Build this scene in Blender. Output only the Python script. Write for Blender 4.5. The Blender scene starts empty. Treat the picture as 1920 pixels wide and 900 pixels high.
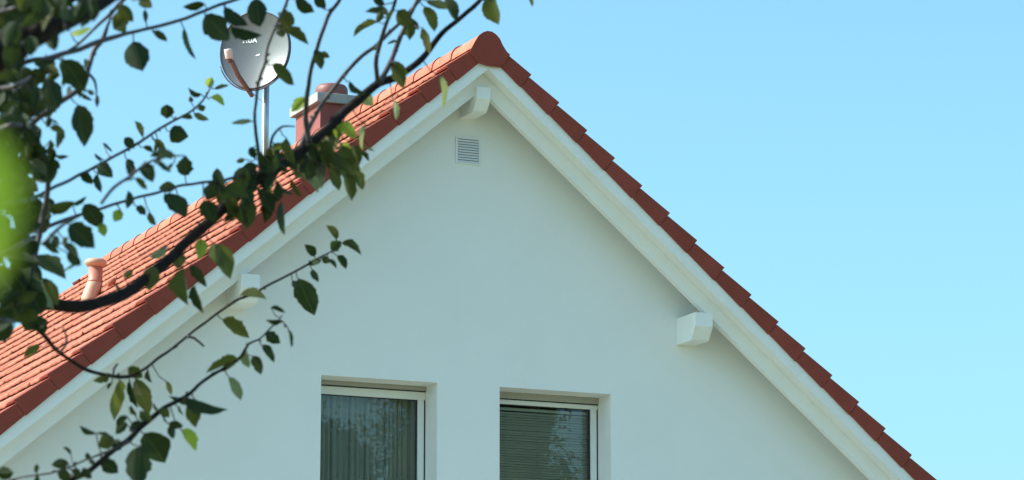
import bpy, bmesh, math, random
from mathutils import Vector, Matrix, noise
R = math.radians
S = bpy.context.scene
COL = S.collection
H0 = 8.88                      # height of the roof apex above the lawn

# ------------------------------------------------------------------ camera
CAM = Vector((-10.98, -25.37, H0 - 7.28))
YAW, PIT, FPX = R(23.8), R(11.22), 6313.0
cd = bpy.data.cameras.new('camera'); cam = bpy.data.objects.new('camera', cd); COL.objects.link(cam)
cam.location = CAM
cam.rotation_euler = (math.pi/2 + PIT, 0, -YAW)
cd.sensor_width = 36; cd.lens = FPX/1920*36
cd.clip_start = .1; cd.clip_end = 5000
cd.dof.use_dof = True; cd.dof.focus_distance = 27.5; cd.dof.aperture_fstop = 15
S.camera = cam
FW = Vector((math.sin(YAW)*math.cos(PIT), math.cos(YAW)*math.cos(PIT), math.sin(PIT)))
RT = Vector((math.cos(YAW), -math.sin(YAW), 0)); UP = RT.cross(FW)

# ------------------------------------------------------------------ sky, sun, exposure
SUN_EL, SUN_AZ = R(38), R(-74)           # azimuth from +Y (north) towards +X
sun_dir = Vector((math.sin(SUN_AZ)*math.cos(SUN_EL), math.cos(SUN_AZ)*math.cos(SUN_EL), math.sin(SUN_EL)))
W = bpy.data.worlds.new('World'); S.world = W; W.use_nodes = True
nt = W.node_tree; nt.nodes.clear()
sky = nt.nodes.new('ShaderNodeTexSky'); sky.sky_type = 'NISHITA'; sky.sun_disc = False
sky.sun_elevation = SUN_EL; sky.sun_rotation = SUN_AZ
sky.air_density = 1.0; sky.dust_density = 3.2; sky.ozone_density = 1.0; sky.altitude = 0
tint = nt.nodes.new('ShaderNodeMix'); tint.data_type = 'RGBA'; tint.blend_type = 'MULTIPLY'
tint.inputs[0].default_value = 1; tint.inputs[7].default_value = (.735, 1.14, 1.18, 1)
bg = nt.nodes.new('ShaderNodeBackground'); bg.inputs[1].default_value = .15
wo = nt.nodes.new('ShaderNodeOutputWorld')
nt.links.new(sky.outputs[0], tint.inputs[6]); nt.links.new(tint.outputs[2], bg.inputs[0]); nt.links.new(bg.outputs[0], wo.inputs[0])
sl = bpy.data.lights.new('sun', 'SUN'); sl.energy = 4.8; sl.angle = R(.53); sl.color = (1, .95, .88)
so = bpy.data.objects.new('sun', sl); COL.objects.link(so)
so.rotation_euler = (-sun_dir).to_track_quat('-Z', 'Y').to_euler()
so.location = (0, 0, 30)
S.view_settings.view_transform = 'Standard'; S.view_settings.look = 'None'
S.view_settings.exposure = 0.74; S.view_settings.gamma = 1
S.render.engine = 'CYCLES'
S.cycles.max_bounces = 10; S.cycles.transparent_max_bounces = 24

# ------------------------------------------------------------------ helpers
def ray(px, py):
    return FW + RT*((px-960)/FPX) + UP*((450-py)/FPX)
def at_depth(px, py, d): return CAM + ray(px, py)*d
def at_y(px, py, y):
    v = ray(px, py); return CAM + v*((y-CAM.y)/v.y)
def px_of(P):
    v = P-CAM; z = v.dot(FW)
    return 960+FPX*v.dot(RT)/z, 450-FPX*v.dot(UP)/z, z

def mat(name, col, rough=.6, **k):
    m = bpy.data.materials.new(name); m.use_nodes = True
    b = m.node_tree.nodes['Principled BSDF']
    b.inputs['Base Color'].default_value = (*col, 1); b.inputs['Roughness'].default_value = rough
    for a, v in k.items(): b.inputs[a].default_value = v
    return m
def N(m, t): return m.node_tree.nodes.new(t)
def LK(m, a, b): m.node_tree.links.new(a, b)
def noisy(name, stops, scale, rough=.7, bump=.0, bscale=None, detail=6, bdist=.01, objrand=0.0, coord='Object', rr=None, **k):
    """principled with noise colour ramp, per object value change and fine bump"""
    m = mat(name, stops[0][1], rough, **k); b = m.node_tree.nodes['Principled BSDF']
    tc = N(m, 'ShaderNodeTexCoord'); n = N(m, 'ShaderNodeTexNoise'); n.inputs['Scale'].default_value = scale; n.inputs['Detail'].default_value = detail
    n.inputs['Roughness'].default_value = .65
    LK(m, tc.outputs[coord], n.inputs['Vector'])
    r = N(m, 'ShaderNodeValToRGB'); e = r.color_ramp.elements
    while len(e) < len(stops): e.new(.5)
    for i, (p, c) in enumerate(stops): e[i].position = p; e[i].color = (*c, 1)
    LK(m, n.outputs['Fac'], r.inputs[0])
    out = r.outputs[0]
    if objrand:
        oi = N(m, 'ShaderNodeObjectInfo'); hs = N(m, 'ShaderNodeHueSaturation')
        mr = N(m, 'ShaderNodeMapRange'); mr.inputs[3].default_value = 1-objrand; mr.inputs[4].default_value = 1+objrand
        LK(m, oi.outputs['Random'], mr.inputs[0]); LK(m, mr.outputs[0], hs.inputs['Value'])
        ad = N(m, 'ShaderNodeVectorMath'); ad.operation = 'SCALE'; ad.inputs[3].default_value = 37
        cb = N(m, 'ShaderNodeCombineXYZ'); LK(m, oi.outputs['Random'], cb.inputs[0]); LK(m, oi.outputs['Random'], cb.inputs[1])
        LK(m, cb.outputs[0], ad.inputs[0]); a2 = N(m, 'ShaderNodeVectorMath'); LK(m, ad.outputs[0], a2.inputs[0]); LK(m, tc.outputs[coord], a2.inputs[1])
        LK(m, a2.outputs[0], n.inputs['Vector'])
        LK(m, out, hs.inputs['Color']); out = hs.outputs[0]
    LK(m, out, b.inputs['Base Color'])
    if bump:
        n2 = N(m, 'ShaderNodeTexNoise'); n2.inputs['Scale'].default_value = bscale or scale*4; n2.inputs['Detail'].default_value = 8
        bp = N(m, 'ShaderNodeBump'); bp.inputs['Strength'].default_value = bump; bp.inputs['Distance'].default_value = bdist
        LK(m, tc.outputs[coord], n2.inputs['Vector']); LK(m, n2.outputs['Fac'], bp.inputs['Height']); LK(m, bp.outputs[0], b.inputs['Normal'])
    return m

def link(name, me, m, parent=None, smooth=False, **props):
    o = bpy.data.objects.new(name, me); COL.objects.link(o)
    if m is not None and len(me.materials) == 0:
        for q in (m if isinstance(m, (list, tuple)) else [m]): me.materials.append(q)
    if smooth:
        for p in me.polygons: p.use_smooth = True
    if parent is not None: o.parent = parent
    for k, v in props.items(): o[k] = v
    return o
def empty(name, label, cat, loc=(0, 0, 0), group=None):
    o = bpy.data.objects.new(name, None); COL.objects.link(o); o.location = loc
    o.empty_display_size = .2; o['label'] = label; o['category'] = cat
    if group: o['group'] = group
    return o
class MB:
    """collects shapes (world coordinates) into one mesh"""
    def __init__(s): s.v = []; s.f = []; s.mi = []
    def add(s, vs, fs, mi=0):
        b = len(s.v); s.v += [tuple(v) for v in vs]; s.f += [tuple(b+i for i in f) for f in fs]; s.mi += [mi]*len(fs)
    def quad(s, *p, mi=0): s.add(p, [tuple(range(len(p)))], mi)
    def box(s, x0, x1, y0, y1, z0, z1, mi=0):
        v = [(x, y, z) for x in (x0, x1) for y in (y0, y1) for z in (z0, z1)]
        s.add(v, [(0, 1, 3, 2), (4, 6, 7, 5), (0, 4, 5, 1), (2, 3, 7, 6), (0, 2, 6, 4), (1, 5, 7, 3)], mi)
    def prism(s, pts, y0, y1, mi=0):
        """pts are (x,z), extruded along Y"""
        n = len(pts)
        v = [(x, y0, z) for x, z in pts]+[(x, y1, z) for x, z in pts]
        f = [tuple(range(n)), tuple(range(2*n-1, n-1, -1))]+[(i, i+n, (i+1) % n+n, (i+1) % n) for i in range(n)]
        s.add(v, f, mi)
    def tube(s, pts, rad, n=12, cap=True, mi=0):
        pts = [Vector(p) for p in pts]; rad = rad if isinstance(rad, (list, tuple)) else [rad]*len(pts)
        vs = []; up = None
        for i, p in enumerate(pts):
            t = (pts[min(i+1, len(pts)-1)]-pts[max(i-1, 0)]).normalized()
            if up is None: up = t.orthogonal().normalized()
            up = (up-t*up.dot(t)); up = up.normalized() if up.length > 1e-6 else t.orthogonal().normalized()
            w = t.cross(up)
            for k in range(n):
                a = 2*math.pi*k/n; vs.append(p+(up*math.cos(a)+w*math.sin(a))*rad[i])
        fs = [(i*n+k, i*n+(k+1) % n, (i+1)*n+(k+1) % n, (i+1)*n+k) for i in range(len(pts)-1) for k in range(n)]
        if cap: fs += [tuple(range(n-1, -1, -1)), tuple(range((len(pts)-1)*n, len(pts)*n))]
        s.add(vs, fs, mi)
    def lathe(s, prof, origin=(0, 0, 0), axis=Vector((0, 0, 1)), n=24, mi=0):
        q = axis.to_track_quat('Z', 'Y'); o = Vector(origin); vs = []
        for r, z in prof:
            for k in range(n):
                a = 2*math.pi*k/n; vs.append(o+q @ Vector((r*math.cos(a), r*math.sin(a), z)))
        fs = [(i*n+k, i*n+(k+1) % n, (i+1)*n+(k+1) % n, (i+1)*n+k) for i in range(len(prof)-1) for k in range(n)]
        s.add(vs, fs, mi)
    def mesh(s, name, recalc=True):
        me = bpy.data.meshes.new(name); me.from_pydata(s.v, [], s.f)
        for p, i in zip(me.polygons, s.mi): p.material_index = i
        if recalc:
            bm = bmesh.new(); bm.from_mesh(me); bmesh.ops.recalc_face_normals(bm, faces=bm.faces); bm.to_mesh(me); bm.free()
        me.update(); return me
    def build(s, name, m, parent=None, smooth=False, bevel=0, **props):
        o = link(name, s.mesh(name), m, parent, smooth, **props)
        if bevel:
            b = o.modifiers.new('b', 'BEVEL'); b.width = bevel; b.segments = 2; b.limit_method = 'ANGLE'; b.angle_limit = R(35)
        return o

# ------------------------------------------------------------------ materials
M = {}
M['plaster'] = noisy('plaster', [(.25, (.79, .785, .775)), (.5, (.815, .812, .805)), (.75, (.83, .828, .82))], 1.1, .9, .35, 160, bdist=.004)
M['white_paint'] = noisy('white_paint', [(.25, (.79, .79, .775)), (.5, (.82, .82, .81)), (.75, (.84, .84, .83))], 3.5, .55, .08, 60, bdist=.002)
M['tile'] = noisy('clay_tile', [(.25, (.30, .095, .060)), (.5, (.40, .135, .088)), (.68, (.46, .165, .11)), (.8, (.28, .12, .085))], 9, .85, .4, 90, objrand=.2, bdist=.003, **{'Specular IOR Level': .2})
M['verge'] = noisy('verge_tile_clay', [(.3, (.235, .044, .029)), (.7, (.275, .053, .035))], 5, .7, .15, 120, objrand=.05, bdist=.002, **{'Specular IOR Level': .25})
M['chim'] = noisy('chimney_cladding', [(.3, (.20, .045, .036)), (.7, (.24, .056, .044))], 4, .6, .1, 80)
M['concrete'] = noisy('cap_concrete', [(.3, (.27, .28, .28)), (.7, (.35, .355, .35))], 8, .85, .3, 60)
M['flue'] = noisy('flue_clay', [(.3, (.16, .05, .045)), (.7, (.20, .065, .055))], 8, .55, .1, 60)
M['vent_red'] = noisy('vent_pipe_plastic', [(.3, (.36, .13, .09)), (.7, (.42, .16, .11))], 6, .5, .05, 60)
M['vent_pale'] = noisy('vent_pipe_cream_highlit', [(.3, (.40, .22, .15)), (.7, (.47, .28, .20))], 7, .6, .1, 60)  # cream of the elbow; on the cowl this pale colour paints in a highlight
M['grey_metal'] = noisy('galvanised_metal', [(.3, (.42, .43, .45)), (.7, (.52, .53, .55))], 12, .38, .05, 60, Metallic=.7)
M['dish'] = noisy('dish_enamel', [(.3, (.115, .122, .128)), (.7, (.135, .142, .148))], 5, .34, .03, 40, **{'Metallic': .25})
M['dish_rim'] = mat('dish_rim_metal', (.06, .055, .07), .5)
M['lnb'] = mat('lnb_plastic', (.60, .50, .47), .45)
M['arm'] = mat('feed_arm_brown', (.15, .075, .075), .45)
M['letter'] = mat('pale_lettering', (.75, .8, .85), .5)
M['frame'] = mat('window_frame_white', (.74, .74, .72), .35)
M['shutter'] = mat('shutter_box_grey', (.36, .34, .31), .5)
M['gasket'] = mat('dark_gasket', (.02, .02, .022), .6)
M['dark'] = mat('dark_gap', (.03, .03, .035), .8)
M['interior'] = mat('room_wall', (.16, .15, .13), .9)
M['curtain'] = mat('sheer_curtain', (.80, .80, .72), .9)
_m = M['curtain']; _t = N(_m, 'ShaderNodeBsdfTransparent'); _x = N(_m, 'ShaderNodeMixShader'); _x.inputs[0].default_value = .62
_o = _m.node_tree.nodes['Material Output']; LK(_m, _t.outputs[0], _x.inputs[1]); LK(_m, _m.node_tree.nodes['Principled BSDF'].outputs[0], _x.inputs[2]); LK(_m, _x.outputs[0], _o.inputs[0])
M['cord'] = mat('blind_cord', (.6, .62, .58), .8)
M['blind'] = mat('blind_slat', (.80, .82, .78), .45)
M['louvre'] = mat('vent_louvre_white', (.78, .78, .80), .5)
M['gapgrey'] = mat('vent_gap', (.16, .16, .17), .8)
def glass():
    m = bpy.data.materials.new('window_glass'); m.use_nodes = True; nt = m.node_tree; nt.nodes.clear()
    o = nt.nodes.new('ShaderNodeOutputMaterial'); mx = nt.nodes.new('ShaderNodeMixShader')
    t = nt.nodes.new('ShaderNodeBsdfTransparent'); t.inputs[0].default_value = (.80, .86, .84, 1)
    g = nt.nodes.new('ShaderNodeBsdfGlossy'); g.inputs['Roughness'].default_value = .0; g.inputs[0].default_value = (.95, .97, 1, 1)
    fr = nt.nodes.new('ShaderNodeFresnel'); fr.inputs[0].default_value = 1.5
    ma = nt.nodes.new('ShaderNodeMath'); ma.operation = 'MULTIPLY'; ma.inputs[1].default_value = 1.7; ma.use_clamp = True
    tc = nt.nodes.new('ShaderNodeTexCoord'); n = nt.nodes.new('ShaderNodeTexNoise'); n.inputs['Scale'].default_value = 2.2
    b = nt.nodes.new('ShaderNodeBump'); b.inputs['Strength'].default_value = .007; b.inputs['Distance'].default_value = .01
    L = nt.links.new
    L(tc.outputs['Object'], n.inputs['Vector']); L(n.outputs[0], b.inputs['Height']); L(b.outputs[0], g.inputs['Normal'])
    L(fr.outputs[0], ma.inputs[0]); L(ma.outputs[0], mx.inputs[0]); L(t.outputs[0], mx.inputs[1]); L(g.outputs[0], mx.inputs[2]); L(mx.outputs[0], o.inputs[0])
    return m
M['glass'] = glass()

def leaf_mat(name, cols, trans, tstr=.45):
    m = bpy.data.materials.new(name); m.use_nodes = True; nt = m.node_tree; nt.nodes.clear(); L = nt.links.new
    o = nt.nodes.new('ShaderNodeOutputMaterial'); uv = nt.nodes.new('ShaderNodeUVMap'); tc = nt.nodes.new('ShaderNodeTexCoord')
    oi = nt.nodes.new('ShaderNodeObjectInfo')
    n = nt.nodes.new('ShaderNodeTexNoise'); n.inputs['Scale'].default_value = 45; n.inputs['Detail'].default_value = 5
    L(tc.outputs['Object'], n.inputs['Vector'])
    ad = nt.nodes.new('ShaderNodeMath'); ad.operation = 'MULTIPLY_ADD'; ad.inputs[1].default_value = .35
    L(oi.outputs['Random'], ad.inputs[0])
    ns = nt.nodes.new('ShaderNodeMath'); ns.operation = 'MULTIPLY'; ns.inputs[1].default_value = .75; L(n.outputs[0], ns.inputs[0]); L(ns.outputs[0], ad.inputs[2])
    r = nt.nodes.new('ShaderNodeValToRGB'); e = r.color_ramp.elements
    while len(e) < len(cols): e.new(.5)
    for i, (p, c) in enumerate(cols): e[i].position = p; e[i].color = (*c, 1)
    L(ad.outputs[0], r.inputs[0])
    # veins from uv: paler midrib and side veins
    sep = nt.nodes.new('ShaderNodeSeparateXYZ'); L(uv.outputs[0], sep.inputs[0])
    ab = nt.nodes.new('ShaderNodeMath'); ab.operation = 'ABSOLUTE'; L(sep.outputs[1], ab.inputs[0])
    sv = nt.nodes.new('ShaderNodeMath'); sv.operation = 'MULTIPLY_ADD'; sv.inputs[1].default_value = -.55; L(ab.outputs[0], sv.inputs[0]); L(sep.outputs[0], sv.inputs[2])
    pp = nt.nodes.new('ShaderNodeMath'); pp.operation = 'PINGPONG'; pp.inputs[1].default_value = .065; L(sv.outputs[0], pp.inputs[0])
    vm = nt.nodes.new('ShaderNodeMapRange'); vm.inputs[1].default_value = 0; vm.inputs[2].default_value = .014; vm.inputs[3].default_value = .5; vm.inputs[4].default_value = 0
    L(pp.outputs[0], vm.inputs[0])
    mv = nt.nodes.new('ShaderNodeMapRange'); mv.inputs[1].default_value = .02; mv.inputs[2].default_value = .06; mv.inputs[3].default_value = .8; mv.inputs[4].default_value = 0
    L(ab.outputs[0], mv.inputs[0])
    mxm = nt.nodes.new('ShaderNodeMath'); mxm.operation = 'MAXIMUM'; L(vm.outputs[0], mxm.inputs[0]); L(mv.outputs[0], mxm.inputs[1])
    vc = nt.nodes.new('ShaderNodeMix'); vc.data_type = 'RGBA'; vc.inputs[7].default_value = (.16, .20, .08, 1)
    sc = nt.nodes.new('ShaderNodeMath'); sc.operation = 'MULTIPLY'; sc.inputs[1].default_value = .5; L(mxm.outputs[0], sc.inputs[0])
    L(sc.outputs[0], vc.inputs[0]); L(r.outputs[0], vc.inputs[6])
    bp = nt.nodes.new('ShaderNodeBump'); bp.inputs['Strength'].default_value = .5; bp.inputs['Distance'].default_value = .001; bp.invert = True
    L(mxm.outputs[0], bp.inputs['Height'])
    d = nt.nodes.new('ShaderNodeBsdfPrincipled'); d.inputs['Roughness'].default_value = .52; d.inputs['Specular IOR Level'].default_value = .2
    L(vc.outputs[2], d.inputs['Base Color']); L(bp.outputs[0], d.inputs['Normal'])
    t = nt.nodes.new('ShaderNodeBsdfTranslucent'); t.inputs[0].default_value = (*trans, 1)
    mx = nt.nodes.new('ShaderNodeMixShader'); mx.inputs[0].default_value = tstr
    L(d.outputs[0], mx.inputs[1]); L(t.outputs[0], mx.inputs[2]); L(mx.outputs[0], o.inputs[0])
    return m
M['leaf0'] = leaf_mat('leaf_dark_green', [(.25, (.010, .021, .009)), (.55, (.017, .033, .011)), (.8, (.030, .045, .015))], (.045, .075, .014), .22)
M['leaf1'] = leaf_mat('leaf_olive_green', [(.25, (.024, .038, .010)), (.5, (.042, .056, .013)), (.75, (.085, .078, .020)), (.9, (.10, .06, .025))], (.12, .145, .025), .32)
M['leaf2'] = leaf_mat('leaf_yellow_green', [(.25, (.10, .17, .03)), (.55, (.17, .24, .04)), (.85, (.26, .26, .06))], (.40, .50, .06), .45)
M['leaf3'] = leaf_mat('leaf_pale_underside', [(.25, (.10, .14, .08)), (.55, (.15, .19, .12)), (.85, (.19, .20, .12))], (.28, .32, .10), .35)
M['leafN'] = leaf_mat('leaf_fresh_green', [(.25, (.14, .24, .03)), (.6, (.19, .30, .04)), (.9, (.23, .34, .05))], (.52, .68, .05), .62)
M['bark'] = noisy('bark', [(.3, (.010, .0075, .007)), (.55, (.020, .014, .0125)), (.75, (.040, .032, .027))], 30, .9, .8, 120, bdist=.003, **{'Specular IOR Level': .12})
M['twig'] = noisy('twig_bark', [(.3, (.025, .018, .020)), (.7, (.055, .040, .042))], 60, .6, .4, 200, bdist=.001)
M['grass'] = noisy('lawn', [(.3, (.13, .14, .06)), (.55, (.19, .19, .09)), (.75, (.26, .24, .13))], .7, .95, .8, 30, detail=10, bdist=.04)
M['paving'] = noisy('paving', [(.3, (.38, .35, .30)), (.7, (.46, .43, .37))], 3, .9, .4, 40)

# ------------------------------------------------------------------ ground
mb = MB(); mb.quad((-1500, -1500, 0), (1500, -1500, 0), (1500, 1500, 0), (-1500, 1500, 0))
mb.build('lawn', M['grass'], kind='structure')
mb = MB(); mb.box(-5.6, 5.6, -3.5, .45, -.1, .03)
mb.build('terrace', M['paving'], kind='structure', bevel=.01)

# ------------------------------------------------------------------ house
TH = R(40); CT, ST = math.cos(TH), math.sin(TH)
YW = .46; YE = 10.55; LEN = 11.0; HW = 4.75
house = empty('house', 'white rendered gabled house with steep red tiled roof and white eaves boards', 'house', (0, YW, 0))
hp = Vector((0, YW, 0))
def hchild(o, parent=house, inv=True):
    return o
# children are written in world coordinates; shift them into the parent's frame
def reparent(o, parent):
    o.parent = parent; o.matrix_parent_inverse = Matrix.Translation(-parent_world(parent))
def parent_world(p):
    v = Vector(p.location)
    while p.parent: p = p.parent; v += p.location
    return v
def PB(mbx, name, m, parent, **k):
    """build world coordinate mesh as a child, with its origin at its own middle"""
    c = Vector((sum(v[0] for v in mbx.v), sum(v[1] for v in mbx.v), sum(v[2] for v in mbx.v)))/len(mbx.v)
    mbx.v = [(v[0]-c.x, v[1]-c.y, v[2]-c.z) for v in mbx.v]
    o = mbx.build(name, m, None, **k)
    o.parent = parent; o.location = c-parent_world(parent)
    return o

def sl(side, s, perp):
    """point (x,z) on the roof: s along the slope from the apex, perp below the verge corner line"""
    return (side*(s*CT-perp*ST), H0-s*ST-perp*CT)
SMAX = 6.85
# --- gable wall with two window openings
WIN = [dict(x0=-1.312, x1=-.273), dict(x0=.298, x1=1.338)]
WT, WB = H0-2.955, H0-4.35
def wall_top(x): return H0-.075/CT-abs(x)*ST/CT-.01
mb = MB()
xs = [-HW, WIN[0]['x0'], WIN[0]['x1'], WIN[1]['x0'], WIN[1]['x1'], HW]
zs = [0, WB, WT]
for i in range(5):
    for j in range(2):
        if j == 1 and i in (1, 3): continue
        mb.quad((xs[i], YW, zs[j]), (xs[i+1], YW, zs[j]), (xs[i+1], YW, zs[j+1]), (xs[i], YW, zs[j+1]))
zt = wall_top(HW)
up = [(-HW, YW, WT)]+[(x, YW, WT) for x in xs[1:-1]]+[(HW, YW, WT)]
if zt > WT: up += [(HW, YW, zt)]
xe = (wall_top(0)-WT)*CT/ST
up = [(-xe, YW, WT)]+[(x, YW, WT) for x in xs[1:-1]]+[(xe, YW, WT), (0, YW, wall_top(0))]
mb.v = []; mb.f = []; mb.mi = []
# lower body (clipped by slope at the flanks)
def col(x0, x1, z0, z1):
    t0, t1 = wall_top(x0), wall_top(x1)
    mb.quad((x0, YW, z0), (x1, YW, z0), (x1, YW, min(z1, t1)), (x0, YW, min(z1, t0)))
cuts = sorted(set(xs+[-xe, xe]))
for a, b in zip(cuts[:-1], cuts[1:]):
    mid = (a+b)/2
    isw = any(w['x0'] < mid < w['x1'] for w in WIN)
    col(a, b, 0, WB)
    if not isw: col(a, b, WB, WT)
mb.quad(*up)
RV = .27
for w in WIN:                    # reveals
    a, b = w['x0'], w['x1']; y1 = YW+RV
    mb.quad((a, YW, WB), (a, YW, WT), (a, y1, WT), (a, y1, WB)); mb.quad((b, YW, WB), (b, y1, WB), (b, y1, WT), (b, YW, WT))
    mb.quad((a, YW, WT), (b, YW, WT), (b, y1, WT), (a, y1, WT)); mb.quad((a, YW, WB), (a, y1, WB), (b, y1, WB), (b, YW, WB))
bm = bmesh.new(); me0 = mb.mesh('gable_wall', False); bm.from_mesh(me0); bmesh.ops.remove_doubles(bm, verts=bm.verts, dist=1e-4); bm.to_mesh(me0); bm.free()
o = link('gable_wall', me0, M['plaster'], house); o.location = -hp
mb = MB()
zl = wall_top(HW)
mb.quad((-HW, YW, 0), (-HW, YE, 0), (-HW, YE, zl), (-HW, YW, zl)); mb.quad((HW, YW, 0), (HW, YE, 0), (HW, YE, zl), (HW, YW, zl))
mb.quad((-HW, YE, 0), (HW, YE, 0), (HW, YE, zl), (0, YE, wall_top(0)), (-HW, YE, zl))
PB(mb, 'side_wall', M['plaster'], house)
mb = MB()      # room behind the windows
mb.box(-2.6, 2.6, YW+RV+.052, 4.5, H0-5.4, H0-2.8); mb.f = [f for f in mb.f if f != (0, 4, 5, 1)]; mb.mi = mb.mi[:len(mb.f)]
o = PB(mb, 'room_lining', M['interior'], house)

# --- roof
roof = bpy.data.objects.new('roof', None); COL.objects.link(roof); roof.parent = house
mb = MB()
for sd in (-1, 1):
    pts = [sl(sd, .0, .071), sl(sd, SMAX-.05, .071), sl(sd, SMAX-.05, .084), sl(sd, .0, .084)]
    pts[0] = (0, H0-.071/CT); pts[3] = (0, H0-.084/CT)
    mb.prism(pts, .17+(.001 if sd > 0 else 0), LEN-.1)
PB(mb, 'roof_deck', M['white_paint'], roof)
mb = MB()
for sd in (-1, 1):
    a, b = sl(sd, .02, .067), sl(sd, SMAX-.05, .067)
    mb.quad((a[0], .19, a[1]), (b[0], .19, b[1]), (b[0], LEN-.12, b[1]), (a[0], LEN-.12, a[1]))
PB(mb, 'roof_underlay', M['dark'], roof)

G = .34; S0 = .174*0+ .0; TW = .30
S0 = .0
# measured: joint n lies at s = n*G + s0
SOFF = .0
import json
S_OFF = 0.174-0.174
S_JOINT = lambda n: n*G + SJ0
SJ0 = .174
TILT = R(5.4)
def prof(v):         # double wave cross-section of a tile, v in 0..1 across
    return .0034*math.cos(4*math.pi*(v-.08)) + .0015*math.cos(2*math.pi*v)
def tile_mesh(w=TW, nv=12):
    mb = MB(); L_ = .395; t = .022
    vs = []
    for v in range(nv+1):
        f = v/nv; h = prof(f)
        vs += [(0, f*w, h-.002), (L_-.010, f*w, h), (L_-.002, f*w, h-.005), (L_, f*w, h-.019), (L_-.03, f*w, h-.020)]
    fs = [(i*5+k, (i+1)*5+k, (i+1)*5+k+1, i*5+k+1) for i in range(nv) for k in range(4)]
    mb.add(vs, fs); me = mb.mesh('roof_tile', False)
    return me
tme = tile_mesh(); tme.materials.append(M['tile'])
for p in tme.polygons: p.use_smooth = abs(p.normal.z) > .9
tme.set_sharp_from_angle(angle=R(28))
rnd = random.Random(4)
def tile_matrix(sd, n, y):
    # lower nose of course n rests at s = S_JOINT(n)
    s = S_JOINT(n); x, z = sl(sd, s, .002)
    a = TH-TILT
    dn = Vector((sd*math.cos(a), 0, -math.sin(a)))       # down slope
    nn = Vector((sd*math.sin(a), 0, math.cos(a)))
    ax = Vector((0, 1, 0))
    j = rnd.uniform(-.006, .006)
    org = Vector((x, y, z))-dn*(.395+j)+nn*rnd.uniform(-.0015, .0025)
    m = Matrix((( dn.x, ax.x, nn.x, org.x), (dn.y, ax.y, nn.y, org.y), (dn.z, ax.z, nn.z, org.z), (0, 0, 0, 1)))
    return m @ Matrix.Rotation(rnd.uniform(-.006, .006), 4, 'Z') @ Matrix.Rotation(rnd.uniform(-.006, .006), 4, 'Y')
Y0T = .215; NT = int((LEN-.25-Y0T)/TW)
NC = 19
cells = []
for n in range(1, NC+1):
    for k in range(NT):
        cells.append((n, k, tile_matrix(-1, n, Y0T+k*TW)))
def score(c):
    x, y, z = px_of(c[2].translation)
    inside = -30 < x < 1000 and -30 < y < 930
    return (0 if inside else 1, c[2].translation.x*.0+z+(0 if inside else 100))
cells.sort(key=score)
for n, k, m4 in cells[:300]:
    o = bpy.data.objects.new('roof_tile', tme); COL.objects.link(o); o.parent = roof
    o.matrix_local = Matrix.Translation(-hp) @ m4
mb = MB()
tv = [v.co.copy() for v in tme.vertices]; tf = [tuple(p.vertices) for p in tme.polygons]
for n, k, m4 in cells[300:]: mb.add([m4 @ v for v in tv], tf)
for n in range(1, NC+1):
    for k in range(NT): m4 = tile_matrix(1, n, Y0T+k*TW); mb.add([m4 @ v for v in tv], [f[::-1] for f in tf])
me = mb.mesh('roof_tiles', False); o = link('roof_tile_field', me, M['tile'], roof, True, kind='stuff'); me.set_sharp_from_angle(angle=R(28)); o.location = -hp

# verge tiles: flat side plate with a top flange, one per course
def verge_tile(sd, n, y0, y1, front):
    s0, s1 = S_JOINT(n-1), S_JOINT(n)
    if n == 1: s0 = .115
    tip = math.tan(TILT)*(s1-s0)
    g = .002
    yf, yb = (y0, y1)
    mb = MB()
    # side plate
    a0 = sl(sd, s0+g, tip+.001); a1 = sl(sd, s1, .0); b1 = sl(sd, s1-.002, .158); b0 = sl(sd, s0+g, .150)
    pf = [a0, a1, b1, b0]
    if front: mb.prism(pf, y0, y0+.016)
    else: mb.prism(pf, y1-.016, y1)
    # top flange
    a2 = sl(sd, s1, .022); a3 = sl(sd, s0-.05, tip+.026); a0b = sl(sd, s0-.05, tip+.006)
    pf = [a0b, (a1[0], a1[1]), a2, a3]
    if front: mb.prism([(x, z-.0005) for x, z in pf], y0+.0165, y1)
    else: mb.prism([(x, z-.0005) for x, z in pf], y0, y1-.0165)
    return mb
for sd in (-1, 1):
    for n in range(1, NC+1):
        dy = rnd.uniform(-.0025, .0025)
        if sd < 0 and n > 1 or sd > 0:
            PB(verge_tile(sd, n, dy, .235, True), 'verge_tile', M['verge'], roof, bevel=.004)
        PB(verge_tile(sd, n, LEN-.235, LEN+dy, False), 'rear_verge_tile', M['verge'], roof)
PB(verge_tile(-1, 1, .001, .235, True), 'verge_tile', M['verge'], roof, bevel=.004)

# ridge end cap, traced shape of the clay end piece
out = [(881, 96), (886, 86), (892, 75), (898, 66), (906, 60), (914, 57.5), (923, 59), (931, 64.5), (938, 74), (944, 86), (951, 97), (957, 102.5), (939, 126.5), (928, 125), (921, 124.5), (908, 121.5), (896.5, 117.5), (888, 106)]
pts = []
for x, y in out:
    P = at_y(x, y, -.012); pts.append((P.x, P.z))
mb = MB(); mb.prism(pts, -.012, -.003); PB(mb, 'ridge_end_cap', M['verge'], roof, bevel=.003)
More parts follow.
